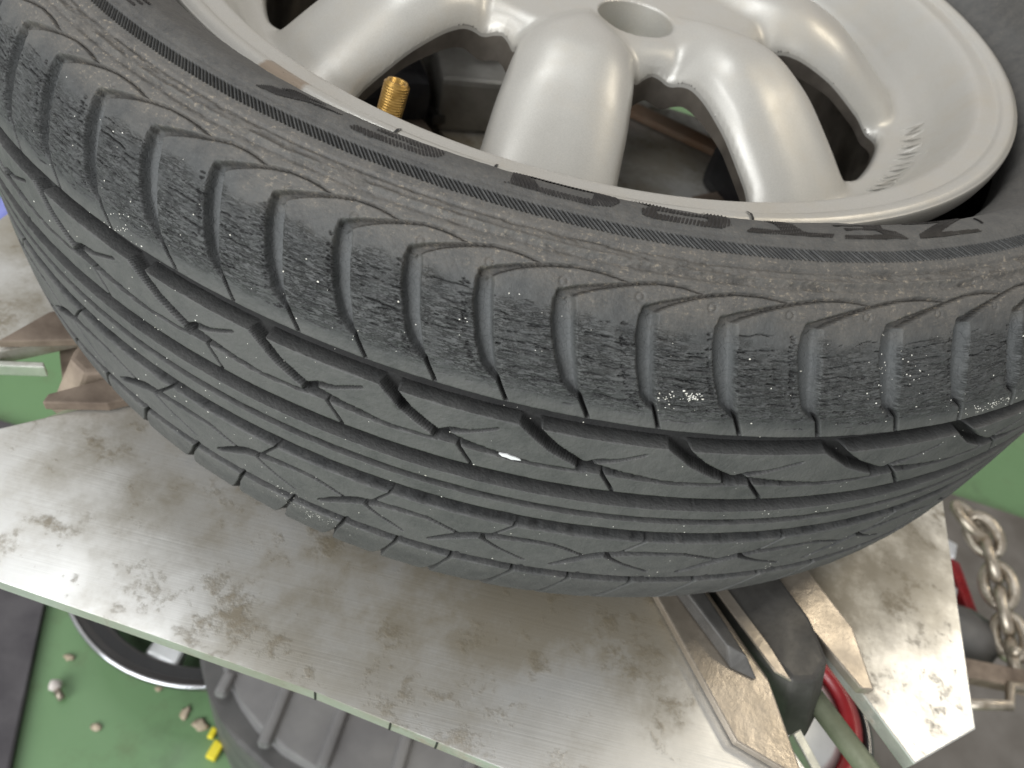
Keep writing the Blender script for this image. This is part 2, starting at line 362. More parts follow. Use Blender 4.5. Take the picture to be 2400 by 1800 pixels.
def ring(sa, sb, dmm, soft_a, soft_b, rough=1.0, gw=0.0):
    i0, i1 = np.searchsorted(rows, [sa - 4, sb + 4]); sl = slice(i0, i1); s = S[sl] + wob[sl] * rough
    c = sstep(sa - soft_a * .2, sa + soft_a, s) * (1 - sstep(sb - soft_b, sb + soft_b * .2, s))
    depth[sl] = np.maximum(depth[sl], dmm * c); groove[sl] = np.maximum(groove[sl], c * gw * (1 - sstep(sa + soft_a * .8, sa + soft_a * 1.4, s))); recess_dark[sl] = np.maximum(recess_dark[sl], sstep(.3, .75, c) if gw else sstep(.12, .5, c))

# --- upper shoulder: hooked lateral grooves, their sipes and the curved tails
stamp([(-.70, 81.6, 1.0, .55), (-.65, 84, 2.3, .9), (-.61, 89, 2.5, 1), (-.49, 97.5, 2.2, 1), (-.36, 104, 1.7, 1), (-.26, 107.0, .8, .9), (-.19, 108.2, .45, .8)], 1, 0, 3.6, 76, 113, 1.0, .7, groovew=1.0)
stamp([(-.68, 82.2, 1.5, .9), (-.52, 80.2, 1.0, .75), (-.30, 78.3, .6, .6), (-.10, 76.9, .42, .55), (.115, 75.6, .34, .5), (.375, 74.5, .32, .48), (.62, 74.35, .32, .48), (.80, 74.7, .32, .45), (1.04, 75.7, .26, .35)], 1, 0, 3.2, 70, 88, .5, .25, groovew=.25)
stamp([(-.20, 107.6, .42, 1), (0.0, 114.6, .36, 1)], 1, 0, 3.0, 104, 118, .35, .35, groovew=.0)
# --- shoulder ring groove
ring(115.0, 121.8, 5.2, 2.2, .4, .4, .8)
# --- blade-shaped blocks: diagonal grooves, tapering ring groove, notch, sipe, tie tick  (every second pitch)
stamp([(-.86, 117.5, 1.7, 1), (-.58, 122.8, 1.75, 1), (-.30, 128, 1.6, 1), (0.0, 131.7, 1.5, 1), (.17, 133.5, 1.4, .9)], 2, 0, 5.0, 112, 140, .5, .6)
stamp([(.20, 134.0, 2.2, 1), (.45, 134.4, 1.6, 1), (.85, 135.4, 1.0, .9), (1.25, 136.5, .7, .8), (1.5, 136.9, .45, .75), (2.18, 136.2, .36, .7)], 2, 0, 5.0, 126, 142, .4, .9)
stamp([(.24, 131.9, .7, .7), (.36, 130.7, 1.0, .7), (.52, 129.9, .75, .6), (.60, 129.4, .40, .9), (.99, 125.5, .32, .8)], 2, 0, 3.0, 121, 136, .35, .35, groovew=.0)
stamp([(.50, 136.4, .42, .9), (.75, 143.6, .36, 1)], 2, 0, 2.6, 133, 148, .4, .4, groovew=.0)
# --- centre grooves
ring(144.2, 151.0, 5.6, .35, .4, .55); ring(156.3, 158.9, 4.6, .3, .3, .5); ring(164.8, 171.4, 5.6, .35, .4, .55)
# --- lower blocks
stamp([(-.62, 192.5, .7, .5), (-.35, 188.2, 1.3, .8), (-.05, 184, 1.6, 1), (.10, 182.3, 1.7, 1), (.40, 180.3, 1.25, 1), (.85, 179.4, 1.0, .9), (1.27, 179.4, .7, .8), (1.5, 181, .5, .8), (1.88, 184.3, .4, .8)], 2, 1, 4.6, 175, 198, .4, .7)
stamp([(.34, 179.4, .4, .8), (.63, 170.8, .34, .8)], 2, 1, 2.4, 167, 184, .4, .4, groovew=.0)
stamp([(.2, 183.5, .7, .9), (.29, 185, .6, .9), (.47, 187.6, .45, .9), (.91, 192.6, .3, .8)], 2, 1, 2.4, 180, 197, .4, .4, groovew=.0)
ring(197.4, 202.4, 4.6, .4, .4, .55)
stamp([(-.10, 197.2, .55, .9), (-.22, 203.5, .5, .9), (-.34, 210, .3, .6), (-.46, 217, .8, .9), (-.62, 226, 2.0, 1), (-.72, 238, 2.0, .9), (-.74, 246, .8, .3)], 1, 0, 3.4, 192, 250, .7, .5)
# small pebbles jammed in the lower notches show as round nubs
i0, i1 = np.searchsorted(rows, [178, 188]); sl = slice(i0, i1)
xx = (((PH[sl] - 1 - .16) + 1) % 2 - 1) * PITCH; nub = np.clip(1 - (xx / 1.5) ** 2 - ((S[sl] - 182.2) / 1.0) ** 2, 0, 1)
depth[sl] -= 3.0 * np.sqrt(nub); groove[sl] = np.maximum(groove[sl], (nub > .05) * 1.0)

# --- weather cracks across the shoulder blocks
fine_c = np.flatnonzero((cols >= F0) & (cols < F1)); c_lo, c_hi = fine_c[0], fine_c[-1]
crack = np.zeros_like(S); dth = .07
def add_crack(th0, s0, len_mm, w, d, slope=0.0, jag=.5):
    n = int(len_mm / .345); i = int((th0 - F0) / dth) + c_lo
    a, b = max(i, c_lo), min(i + n, c_hi)
    if b - a < 3: return
    m = b - a; t = np.linspace(0, 1, m)
    steps = np.repeat(RNG.normal(0, jag, m // 5 + 2), 5)[:m]; cen = s0 + np.cumsum(steps) * .13 + slope * t * len_mm
    prof = d * np.clip(np.minimum(t, 1 - t) * 5, 0, 1) ** .6 * (.75 + .25 * RNG.random(m // 4 + 2).repeat(4)[:m]); ww = w * np.clip(np.minimum(t, 1 - t) * 4 + .35, 0, 1)
    r0, r1 = np.searchsorted(rows, [cen.min() - 1, cen.max() + 1]); 
    if r1 - r0 < 2: return
    dist = np.abs(rows[r0:r1, None] - cen[None]); crack[r0:r1, a:b] = np.maximum(crack[r0:r1, a:b], prof * np.clip(1.25 - dist / ww, 0, 1))
for k in range(-11, 13):
    thk = np.interp(k, ki, kt); wdt = np.interp(k + 1, ki, kt) - thk
    for s0 in np.arange(85.6, 111.5, 1.5):
        thg = thk + np.interp(s0, [82, 88, 98, 105, 108, 114], [-.55, -.52, -.36, -.26, -.15, 0]) * wdt + np.interp(thk, *DT) * np.clip((114 - s0) / 32, 0, 1.2)
        x_ = -.2 + RNG.random() * 2; wmm = wdt * .84 * 4.92; dens = np.interp(s0, [85, 88, 91, 106, 109, 112], [.2, .6, 1, 1, .6, .25]); slp = RNG.normal(-.02, .02) - .004 * thk * .35
        while x_ < wmm - 1:
            ln = RNG.choice([2.4, 4.4, 7.5, 12.], p=[.2, .3, .3, .2]) * (.8 + .5 * RNG.random()); ln = min(ln, wmm - x_ + .8)
            if RNG.random() < dens * .9: add_crack(thg + x_ / 4.92, s0 + RNG.normal(0, .34), ln, RNG.choice([.10, .15, .22], p=[.45, .4, .15]), RNG.choice([.35, .6, 1.0]), slp, .36)
            x_ += ln + RNG.random() * 1.5 - .7
    for q in range(26):                       # nicks along the groove lips
        s0 = 84.5 + 24 * RNG.random()
        thg = thk + np.interp(s0, [82, 88, 98, 105, 108, 114], [-.82, -.80, -.64, -.48, -.3, -.1]) * wdt + np.interp(thk, *DT) * np.clip((114 - s0) / 32, 0, 1.2)
        add_crack(thg - .18 - RNG.random() * .12, s0, 1.2 + 1.6 * RNG.random(), .26, .7, 0, .4)
for q in range(60):                           # a few hairlines elsewhere on the tread
    add_crack(F0 + RNG.random() * 92, RNG.choice([113, 124, 128, 154, 161, 176, 190]) + RNG.normal(0, 2), 2 + 4 * RNG.random(), .2, .25, RNG.normal(0, .3), .6)
crack = crack * (1 - sstep(.25, .8, depth)); recess_dark = np.maximum(recess_dark, .8 * sstep(.10, .6, crack)); depth = np.maximum(depth, crack)
zc = sstep(85, 89, S) * (1 - sstep(108, 112, S)); depth += zc * (1 - sstep(.3, .8, depth)) * (fbm(XA / 4.5, S / 1.0, 3, 101) - .45) * .55

# --- sidewall furniture: serrated ring, scuffed ribs, moulding steps
u = (XA * (.2453 / RC) - 1.0 * (S - 61)) / 1.36
tooth = np.abs((u % 1) - .5) * 2
bandm = sstep(59.2, 59.5, S) * (1 - sstep(62.6, 62.9, S))
depth += bandm * (.95 * sstep(.25, .7, tooth) - .15); recess_dark = np.maximum(recess_dark, bandm * .75 * sstep(.3, .7, tooth))
scuff = fbm(XA / 8, S / 1.3, 5, 21); rough_s = sstep(65.5, 67, S) * (1 - sstep(70.5, 73.5, S))
depth += rough_s * (.45 * sstep(.48, .6, scuff) + (fbm(XA / 1.6, S / .8, 3, 33) - .42) * .5); recess_dark = np.maximum(recess_dark, .5 * rough_s * sstep(.5, .64, scuff))
for sr, a in ((66.4, .8), (69.6, -.7), (71.4, .5)):
    depth += a * np.exp(-((S - sr) / .55) ** 2) * (.6 + .8 * fbm(XA / 9, S / 3, 2, 40))
depth += .35 * np.exp(-((S - 57.4) / .3) ** 2)
depth += (fbm(XA / 7, S / 7, 4, 50) - .46) * .35 + (fbm(XA / 1.3, S / 1.3, 3, 60) - .43) * .14
for q in range(40):                           # spew-pip scars on the shoulder crowns
    k = q - 20; th = np.interp(k + .32, ki, kt); c0 = int((th - F0) / dth) + c_lo
    if c_lo + 8 < c0 < c_hi - 8:
        r0, r1 = np.searchsorted(rows, [76, 82]); dd_ = np.hypot(XA[r0:r1, c0 - 8:c0 + 8] - XA[r0:r1, c0:c0 + 1], S[r0:r1, c0 - 8:c0 + 8] - 78.9)
        depth[r0:r1, c0 - 8:c0 + 8] += .35 * np.exp(-((dd_ - 1.1) / .35) ** 2)

dust = .5 * (1 - sstep(56, 64, S)) + sstep(58, 66, S) * (1 - sstep(74, 89, S + (fbm(XA / 9, S / 9, 4, 70) - .45) * 12))
dust = np.clip(dust * (1 - .65 * bandm), 0, 1) + .16 * sstep(195, 215, S) + .10
dust = np.clip(dust * (.75 + .5 * fbm(XA / 25, S / 12, 4, 80)), 0, 1)
wet = np.exp(-(((TH + 6.94) / .75) ** 2 + ((S - 147.5) / 2.4) ** 2) ** 2) + np.exp(-(((TH + 4.6) / .6) ** 2 + ((S - 127.5) / 1.6) ** 2) ** 2)
groove = np.clip(groove * (.6 + .8 * fbm(XA / 6, S / 6, 3, 90)), 0, 1)

pr, pz, nrm, nz = prof_at(rows); sr_, sz_ = bead_sag(TH, S)
R_ = pr[:, None] - nrm[:, None] * depth * .001 + sr_; Z_ = pz[:, None] - nz[:, None] * depth * .001 + sz_
tr = np.radians(TH); V = np.stack([R_ * np.sin(tr), -R_ * np.cos(tr), Z_], -1)

# --- which piece of tread each face belongs to
Sf = .5 * (S[:-1] + S[1:]); PHf = .5 * (PH[:-1] + PH[1:]); PF = PHf + .5 * (np.roll(PHf, -1, 1) - PHf) * (np.abs(np.roll(PHf, -1, 1) - PHf) < 2)
lab = np.zeros(Sf.shape, int)                                # 0 upper sidewall
b1 = np.interp(Sf, [74, 74.4, 75.6, 78.3, 80.5, 82.2, 83, 88, 98, 105, 107.3, 114.4, 118.4], [.6, .42, .115, -.26, -.44, -.58, -.64, -.63, -.48, -.33, -.2, 0, .05])
k1 = np.floor(PF - b1).astype(int)
b2 = np.interp(Sf, [118, 122.8, 128, 131.7, 133.7, 136.6], [-.83, -.58, -.30, 0, .21, .4]); k2 = np.floor((PF - b2) / 2).astype(int)
b3 = np.interp(Sf, [197, 203.5, 210, 217, 226, 238, 250], [-.10, -.22, -.34, -.46, -.62, -.72, -.74]); k3 = np.floor(PF - b3).astype(int)
b4 = np.interp(Sf, [171, 179.4, 182.3, 184, 188, 192.5, 200], [.63, .34, .1, -.05, -.35, -.62, -.7]); k4 = np.floor((PF - 1 - b4) / 2).astype(int)
lab = np.where(Sf > 74, np.where((k1 >= -9) & (k1 <= 9), 100 + k1, 7), lab)
lab = np.where(Sf > 118.3, np.where((k2 >= -5) & (k2 <= 5), 200 + k2, 7), lab)
lab = np.where(Sf > 136.8, 2, lab); lab = np.where(Sf > 147.6, 3, lab); lab = np.where(Sf > 157.5, 4, lab)
lab = np.where(Sf > 168.1, np.where((k4 >= -5) & (k4 <= 5), 400 + k4, 7), lab)
lab = np.where(Sf > 199.9, np.where((k3 >= -9) & (k3 <= 9), 300 + k3, 7), lab)
lab = np.where(Sf > 247, 9, lab)
tyre = empty('tyre', (0, 0, 0), label='worn cracked black tyre fitted on a silver alloy wheel lying flat', cat='tyre')
names = {0: 'sidewall', 2: 'tread_rib', 3: 'tread_rib', 4: 'tread_rib', 7: 'tread', 9: 'sidewall'}
labels = {0: 'upper sidewall with moulded lettering and dusty scuffed edge', 9: 'lower sidewall facing the turntable'}
def mk_tyre(l, build):
    nm = names.get(l) or ('shoulder_block' if 50 < l < 150 or 250 < l < 350 else 'tread_block')
    link(nm, build(nm), M['rubber'], tyre, smooth=False, label=labels.get(l))
grid_parts(V, lab, {'dust': dust, 'groove': groove, 'recess_dark': np.clip(recess_dark, 0, 1), 'worn': sstep(109, 114, S) * (1 - sstep(203, 212, S)) * (1 - sstep(.3, 1.0, depth)), 'crk': sstep(84.5, 89, S + (fbm(XA / 8, S / 8, 3, 120) - .45) * 8) * (1 - sstep(106, 112, S)) * (1 - sstep(.6, 1.6, depth - crack)), 'wet': wet, 'tc': np.stack([XA * .01, S * .01, 0 * S], -1)}, mk_tyre, flip=True)

def tyre_point(th, s, off=0.0):
    r, z, a, b = prof_at(np.asarray(s, float)); dr, dz = bead_sag(th, s); r = r + a * off * .001 + dr; z = z + b * off * .001 + dz; t = np.radians(th)
    return np.stack([r * np.sin(t), -r * np.cos(t), z + 0 * t], -1)

# --- moulded letters on the sidewall (finely ribbed, slightly proud)
def in_poly(px, py, poly):
    ins = np.zeros(px.shape, bool); n = len(poly)
    for i in range(n):
        x0, y0 = poly[i]; x1, y1 = poly[(i + 1) % n]
        if y0 == y1: continue
        c = ((y0 > py) != (y1 > py)) & (px < (x1 - x0) * (py - y0) / (y1 - y0) + x0); ins ^= c
    return ins
def letter(polys, rib=.42, ang=.35):
    polys = [[(a, 55.5 - (54.7 - b) * .74) for a, b in p] for p in polys]
    P_ = np.vstack([np.array(p) for p in polys]); t0, t1 = P_[:, 0].min(), P_[:, 0].max(); s0, s1 = P_[:, 1].min(), P_[:, 1].max()
    tt = np.arange(t0, t1 + .06, .06); ss = np.arange(s0, s1 + .3, .3); A, B = np.meshgrid(ss, tt, indexing='ij')
    inside = np.zeros(A.shape, bool)
    for p in polys: inside |= in_poly(B, A, p)
    ph = (B * 4.2 + A * ang) / (rib * 2.6); hgt = .16 + .22 * np.sin(2 * np.pi * ph)
    pts = tyre_point(B, A, hgt); cell = inside[:-1, :-1] & inside[1:, 1:] & inside[1:, :-1] & inside[:-1, 1:]
    idx = np.arange(A.size).reshape(A.shape); q = np.stack([idx[:-1, :-1], idx[1:, :-1], idx[1:, 1:], idx[:-1, 1:]], -1)[cell]
    u_, inv = np.unique(q, return_inverse=True); me = np_mesh('letter', pts.reshape(-1, 3)[u_], inv.reshape(-1, 4)); link('letter', me, M['letter'], tyre)
letter([[(27.3, 54.6), (28.8, 54.8), (33.6, 54.7), (33.2, 52.7), (29.7, 51.9), (33.2, 44.5), (33.6, 42), (27.5, 42), (27.5, 44), (31, 44.2), (27.5, 52.2)]], .3, 1.2)
letter([[(20.9, 54.4), (26.4, 54.6), (25.7, 50.2), (24.8, 48), (25.6, 42), (21.2, 42), (21.2, 44.2), (23.6, 44.4), (23.2, 47.2), (21.5, 47), (21.5, 49.4), (24, 49), (24.5, 51.7), (21.2, 51.8)]], .3, 1.0)
letter([[(13.6, 54.3), (20.1, 53.9), (20.4, 51.6), (18.06, 51.3), (17.7, 48.3), (17.5, 42), (15.8, 42), (16.1, 48.3), (16.25, 51.4), (14.05, 51.7)]], .3, .7)
letter([[(6.5, 49.8), (6.5, 54), (7.4, 54.8), (10.8, 54.6), (12, 54.3), (12.8, 51.6), (12.7, 42), (11.1, 42), (11.1, 51.5), (7.6, 51.6), (7.6, 49.2)], [(6.7, 50), (7.8, 50), (11.2, 49.6), (11.2, 47.4), (7.2, 47.6)], [(7.2, 47.8), (9.2, 47.8), (7.6, 42), (5.9, 42)]])
letter([[(-2.9, 54.75), (-2.2, 53.5), (-2.2, 50.8), (-1.7, 44), (-.4, 42), (3.6, 42), (4.8, 44), (5.14, 49.3), (4.6, 53.2), (3.6, 54.8), (-.8, 54.6), (-2, 54.5)][0:1] + [(-2.2, 53.5), (-2.2, 45), (-1, 45), (-.3, 51.6), (3.2, 51.3), (3.4, 45), (5, 45), (5.14, 49.3), (4.6, 53.2), (3.2, 54.8), (-.8, 54.5), (-2, 54.5)], [(-2.2, 45.2), (5, 45.2), (4, 42), (-1, 42)]], .42, -.5)
letter([[(-13.3, 53.6), (-13, 51.6), (-8.6, 51.4), (-6.8, 50), (-7, 52.5), (-7.8, 54.2), (-11.9, 55.1), (-13.1, 54.6)], [(-11.8, 49.9), (-11.5, 47.6), (-6.9, 46.5), (-6.8, 50.2), (-8.3, 50.8)]], .42, -.6)
letter([[(-20.6, 55.2), (-19.7, 51.5), (-17.4, 49.3), (-14.2, 48.6), (-14.2, 49.8), (-16.5, 50.8), (-18.8, 55)], [(-19.2, 50.6), (-18.4, 47), (-15.5, 47), (-17, 49.3)]], .3, -1.0)
for a, b in ((53.0, 54.6), (50.2, 51.8), (47.4, 49.0)): letter([[(-36.6, a), (-33.0 + (54 - b) * .06, a), (-32.8 + (54 - b) * .06, b), (-36.6, b)]], .5, 0)
letter([[(-37.6, 47.4), (-36.5, 47.4), (-36.5, 54.6), (-37.6, 54.6)]], .5, 0)
letter([[(34.2, 46), (34.45, 46), (34.45, 50.5), (34.2, 50.5)]], .3, 0)

# --- grit, chips and pale scuffs lying on the tread
def flakes(n, thf, sf, size):
    bm = bmesh.new()
    for i in range(n):
        th, s = thf(), sf(); jc = int((th - F0) / dth) + c_lo; jr = int(np.searchsorted(rows, s))
        if not (c_lo < jc < c_hi and 2 < jr < nr - 2): continue
        p = Vector(V[jr, jc]); r, z, a, b = prof_at(np.array([s])); t = math.radians(th)
        nv = Vector((a[0] * math.sin(t), -a[0] * math.cos(t), b[0])); tg = Vector((math.cos(t), math.sin(t), 0)); bt = nv.cross(tg)
        sz = size() * .00031; w = random.uniform(.6, 1.6); ro = random.random() * 6.3; k = random.choice((4, 5, 6))
        ring_ = [bm.verts.new(p + nv * .00002 + (tg * math.cos(ro + 6.2832 * q / k) * w + bt * math.sin(ro + 6.2832 * q / k)) * sz * random.uniform(.7, 1.2)) for q in range(k)]
        top = bm.verts.new(p + nv * sz * .8)
        for q in range(k): bm.faces.new((ring_[q], ring_[(q + 1) % k], top))
    return bm
bm = flakes(380, lambda: random.uniform(-34, 40), lambda: random.uniform(84, 205), lambda: random.choice((.35, .45, .6, .8)))
def add_cluster(n, th, s, dth_, ds, sz):
    b2_ = flakes(n, lambda: random.gauss(th, dth_), lambda: random.gauss(s, ds), lambda: random.uniform(*sz)); me = bpy.data.meshes.new('t'); b2_.to_mesh(me); b2_.free(); bm.from_mesh(me); bpy.data.meshes.remove(me)
add_cluster(34, 10.9, 103, .35, .7, (.4, 1.2)); add_cluster(18, 9.6, 105, .3, 1.2, (.3, .8)); add_cluster(70, -12, 199, 1.1, 2.5, (.3, .7)); add_cluster(60, -10.5, 206, 1.3, 2.5, (.3, .7))
add_cluster(60, 33, 111, 1.6, 1.2, (.4, .9)); add_cluster(40, 24, 95, 1.2, 5, (.4, .9)); add_cluster(40, -24, 112, 1, 3, (.3, .8)); add_cluster(26, -6.9, 147.5, .5, 1.6, (.3, .7))
from_bm('grit', bm, M['grit'], None, True, label='tiny pale grit specks scattered over the worn tyre tread', cat='grit', kind='stuff')
def chip(name, th, s, L, W, slope, lab_):
    bm = bmesh.new(); pts = []
    for q in range(14):
        a = 6.2832 * q / 14; x = L / 2 * math.cos(a) * random.uniform(.85, 1.1); y = W / 2 * math.sin(a) * random.uniform(.75, 1.15)
        pts.append((th + math.degrees((x) / (RC * 1000)), s + y + slope * x))
    lo = [bm.verts.new(tyre_point(a, b, .05)) for a, b in pts]; hi = [bm.verts.new(tyre_point(a, b, .45)) for a, b in pts]
    bm.faces.new(hi)
    for q in range(14): bm.faces.new((lo[q], lo[(q + 1) % 14], hi[(q + 1) % 14], hi[q]))
    from_bm(name, bm, M['white'], None, label=lab_, cat='flake')
chip('paint_flake', 2.0, 135.6, 6.6, 1.6, .12, 'long white paint flake stuck in a tread sipe')

# ================================================================== WHEEL
wheel = empty('alloy_wheel', (0, 0, 0), label='silver eight spoke alloy wheel clamped flat inside the worn tyre', cat='wheel')
NTH = 1260; rw = np.concatenate([np.arange(.026, .088, .0014), np.arange(.088, .160, .0011), np.arange(.160, .1915, .0014), np.arange(.1915, .2055, .0007), [.2062, .2068, .2072, .2075, .2076, .2075, .2070]])
tw = np.linspace(-180, 180, NTH, endpoint=False); RW, TW = np.meshgrid(rw, tw, indexing='ij'); nlast = 5
DISH = ([.150, .158, .166, .174, .180, .185, .1885, .1905, .1925, .198, .1992, .2004, .2030, .2052, .2066, .2076], [-.0375, -.0368, -.0345, -.0290, -.0215, -.0125, -.0065, -.0042, -.0036, -.0032, -.0030, -.0012, -.0002, -.0004, -.0014, -.0032])
def smax(a, b, k):
    h = np.clip(.5 + .5 * (a - b) / k, 0, 1); return b + (a - b) * h + k * h * (1 - h)
def spoke_hw(a): return np.interp(a, [.04, .06, .09, .13, .155, .175], [.0165, .0215, .0275, .0300, .0310, .035])
def solid(x, y):
    r = np.hypot(x, y); t = np.degrees(np.arctan2(x, -y)); ph = np.radians((t + 22.5) % 45 - 22.5); w = np.abs(r * np.sin(ph)); a = r * np.cos(ph)
    k = .015; v = smax(smax(spoke_hw(a) - w, .0905 - r, k), r - .1585, k) - .0024
    for q in range(4):
        an = math.radians(22.5 + 90 * q); v = np.minimum(v, np.hypot(x - .0555 * math.sin(an), y + .0555 * math.cos(an)) - .0175)
    return v
CA = np.linspace(.0, .21, 421); CZ = np.interp(CA, [.02, .045, .058, .072, .088, .105, .125, .145, .160, .172, .185], [-.03, -.014, -.0046, .0012, .0036, .0030, -.0040, -.0165, -.0270, -.036, -.05])
kr = np.exp(-(np.arange(-30, 31) / 13.0) ** 2); CZ = np.convolve(np.pad(CZ, 30, 'edge'), kr / kr.sum(), 'valid')
def face_z(x, y):
    r = np.hypot(x, y); t = np.degrees(np.arctan2(x, -y)); ph = np.radians((t + 22.5) % 45 - 22.5); w = r * np.sin(ph); a = r * np.cos(ph); hw = spoke_hw(a)
    pad = -.0045 - .030 * sstep(.078, .118, r)
    crown = np.interp(a, CA, CZ)
    ee = 1.25 + 1.9 * sstep(.055, .115, a); sp = crown - .0150 * np.clip(np.abs(w) / hw, 0, 1) ** ee - .03 * np.clip(np.abs(w) / hw - 1, 0, 1)
    dish = np.interp(r, *DISH); dish = np.where(r < .150, -.0375 - (.150 - r) * .4, dish)
    z = smax(pad, sp, .0040)
    z = smax(z, dish - .004 * (r < .15), .004)
    return z
XW = RW * np.sin(np.radians(TW)); YW = -RW * np.cos(np.radians(TW)); sol = solid(XW, YW); Zw = np.empty_like(RW)
Zw[:] = face_z(XW, YW)
for i in range(len(rw) - nlast, len(rw)): Zw[i] = [-.0016, -.0028, -.0046, -.0070, -.0095][i - len(rw) + nlast]
Re = np.where(RW < .08, .0012, .0045); rnd = np.where(sol < Re, Re - np.sqrt(np.clip(Re ** 2 - (Re - np.clip(sol, 0, Re)) ** 2, 0, None)), 0); Zw = Zw - rnd * .8
# vertices just past a window edge are pulled onto the edge and dropped: this is the wall of the opening
e = 1e-5; gx = (solid(XW + e, YW) - solid(XW - e, YW)) / (2 * e); gy = (solid(XW, YW + e) - solid(XW, YW - e)) / (2 * e); g2 = gx * gx + gy * gy + 1e-9
neg = sol < 0; far = sol < -.004; XW = np.where(neg & ~far, XW - sol * gx / g2, XW); YW = np.where(neg & ~far, YW - sol * gy / g2, YW)
Zw = np.where(neg, face_z(XW, YW) - Re * .8, Zw)
VW = np.stack([XW, YW, Zw], -1)
sf = .25 * (sol[:-1] + sol[1:] + np.roll(sol[:-1], -1, 1) + np.roll(sol[1:], -1, 1)); rf = .5 * (RW[:-1] + RW[1:]); tf = TW[:-1] + .14
ph = (tf + 22.5) % 45 - 22.5; wf = np.abs(rf * np.sin(np.radians(ph))); ks = np.round(tf / 45).astype(int) % 8
labw = np.where(rf > .1615, 20, 10); labw = np.where((rf > .060) & (rf <= .1615) & (wf < spoke_hw(rf) * (.15 + .85 * sstep(.058, .098, rf))), ks, labw)
labw = np.where((labw == 10) & (rf > .125), 20, labw); labw = np.where(rf > .1905, 30, labw)
ng = neg.astype(int); allneg = (ng[:-1] + ng[1:] + np.roll(ng[:-1], -1, 1) + np.roll(ng[1:], -1, 1)) == 4; labw = np.where(allneg, -1, labw)
stain = np.exp(-(((TW + 27.2) / 3.2) ** 4)) * sstep(.1965, .200, RW) * (1 - .0 * RW)
wn = {10: 'hub', 20: 'dish', 30: 'rim_lip'}
grid_parts(VW, labw, {'stain': stain}, lambda l, b: link(wn.get(l, 'spoke'), b('w'), M['rim'], wheel, smooth=False), flip=False)
# walls of the window openings and lug bores: drop the boundary of the face straight down
ix = np.arange(VW.shape[0] * NTH).reshape(VW.shape[:2]); nx_ = np.roll(ix, -1, 1); Q = np.stack([ix[:-1], nx_[:-1], nx_[1:], ix[1:]], -1)[labw >= 0]
ed = np.concatenate([Q[:, [0, 1]], Q[:, [1, 2]], Q[:, [2, 3]], Q[:, [3, 0]]]); key = np.sort(ed, 1); _, ui, cnt = np.unique(key[:, 0].astype(np.int64) * 10 ** 7 + key[:, 1], return_index=True, return_counts=True)
be = ed[ui[cnt == 1]]; row_ = be // NTH; be = be[((row_ > 0) & (row_ < VW.shape[0] - 1)).all(1)]
VF = VW.reshape(-1, 3); mid = .5 * (VF[be[:, 0]] + VF[be[:, 1]]); win = np.floor((np.degrees(np.arctan2(mid[:, 0], -mid[:, 1])) % 360) / 45).astype(int); lug = np.hypot(mid[:, 0], mid[:, 1]) < .078
for q in range(16):
    sel = be[(win == q % 8) & (lug == (q > 7))]
    if not len(sel): continue
    u_, inv = np.unique(sel, return_inverse=True); inv = inv.reshape(-1, 2); n_ = len(u_); dz = .012 if q > 7 else .0105
    top_ = VF[u_]; r_ = np.hypot(top_[:, 0], top_[:, 1]); bot = top_.copy(); bot[:, 2] = top_[:, 2] - .0165 if q > 7 else top_[:, 2] - np.interp(r_, [.09, .10, .13], [.013, .010, .0065])
    def strip(A, B, nm, mt):
        F_ = np.stack([inv[:, 1], inv[:, 0], inv[:, 0] + n_, inv[:, 1] + n_], -1); link(nm, np_mesh('edge', np.vstack([A, B]), F_), mt, wheel)
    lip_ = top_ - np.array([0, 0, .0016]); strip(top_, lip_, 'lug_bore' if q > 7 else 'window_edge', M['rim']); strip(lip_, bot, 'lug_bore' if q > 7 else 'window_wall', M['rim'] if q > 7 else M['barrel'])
for q in range(4):
    an = math.radians(22.5 + 90 * q); lathe('lug_seat', [(.0178, -.0205), (.0118, -.0208), (.0080, -.0245), (.0078, -.036)], M['edge_alu'], wheel, 40).location = (.0555 * math.sin(an), -.0555 * math.cos(an), 0)
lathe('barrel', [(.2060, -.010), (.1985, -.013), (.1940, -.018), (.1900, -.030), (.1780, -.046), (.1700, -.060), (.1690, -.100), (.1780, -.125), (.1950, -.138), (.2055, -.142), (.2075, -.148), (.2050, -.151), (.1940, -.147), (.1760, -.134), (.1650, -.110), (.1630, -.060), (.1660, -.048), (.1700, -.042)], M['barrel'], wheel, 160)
def paint_mark(th, w=.9):
    bm = bmesh.new(); a = []
    for r_, z_ in ((.2003, -.0010), (.2030, .0002), (.2050, .0000), (.2062, -.0008), (.2070, -.0018), (.2077, -.0040)):
        t = math.radians(th); tg = Vector((math.cos(t), math.sin(t), 0)); p = Vector((r_ * math.sin(t), -r_ * math.cos(t), z_ + .00015)) + Vector((math.sin(t), -math.cos(t), 0)) * .0001
        a.append((bm.verts.new(p - tg * w * .0005), bm.verts.new(p + tg * w * .0005)))
    for q in range(len(a) - 1): bm.faces.new((a[q][0], a[q][1], a[q + 1][1], a[q + 1][0]))
    from_bm('paint_mark', bm, M['mark'], wheel)
for t_ in (-14.2, -4.6, 19.6): paint_mark(t_)
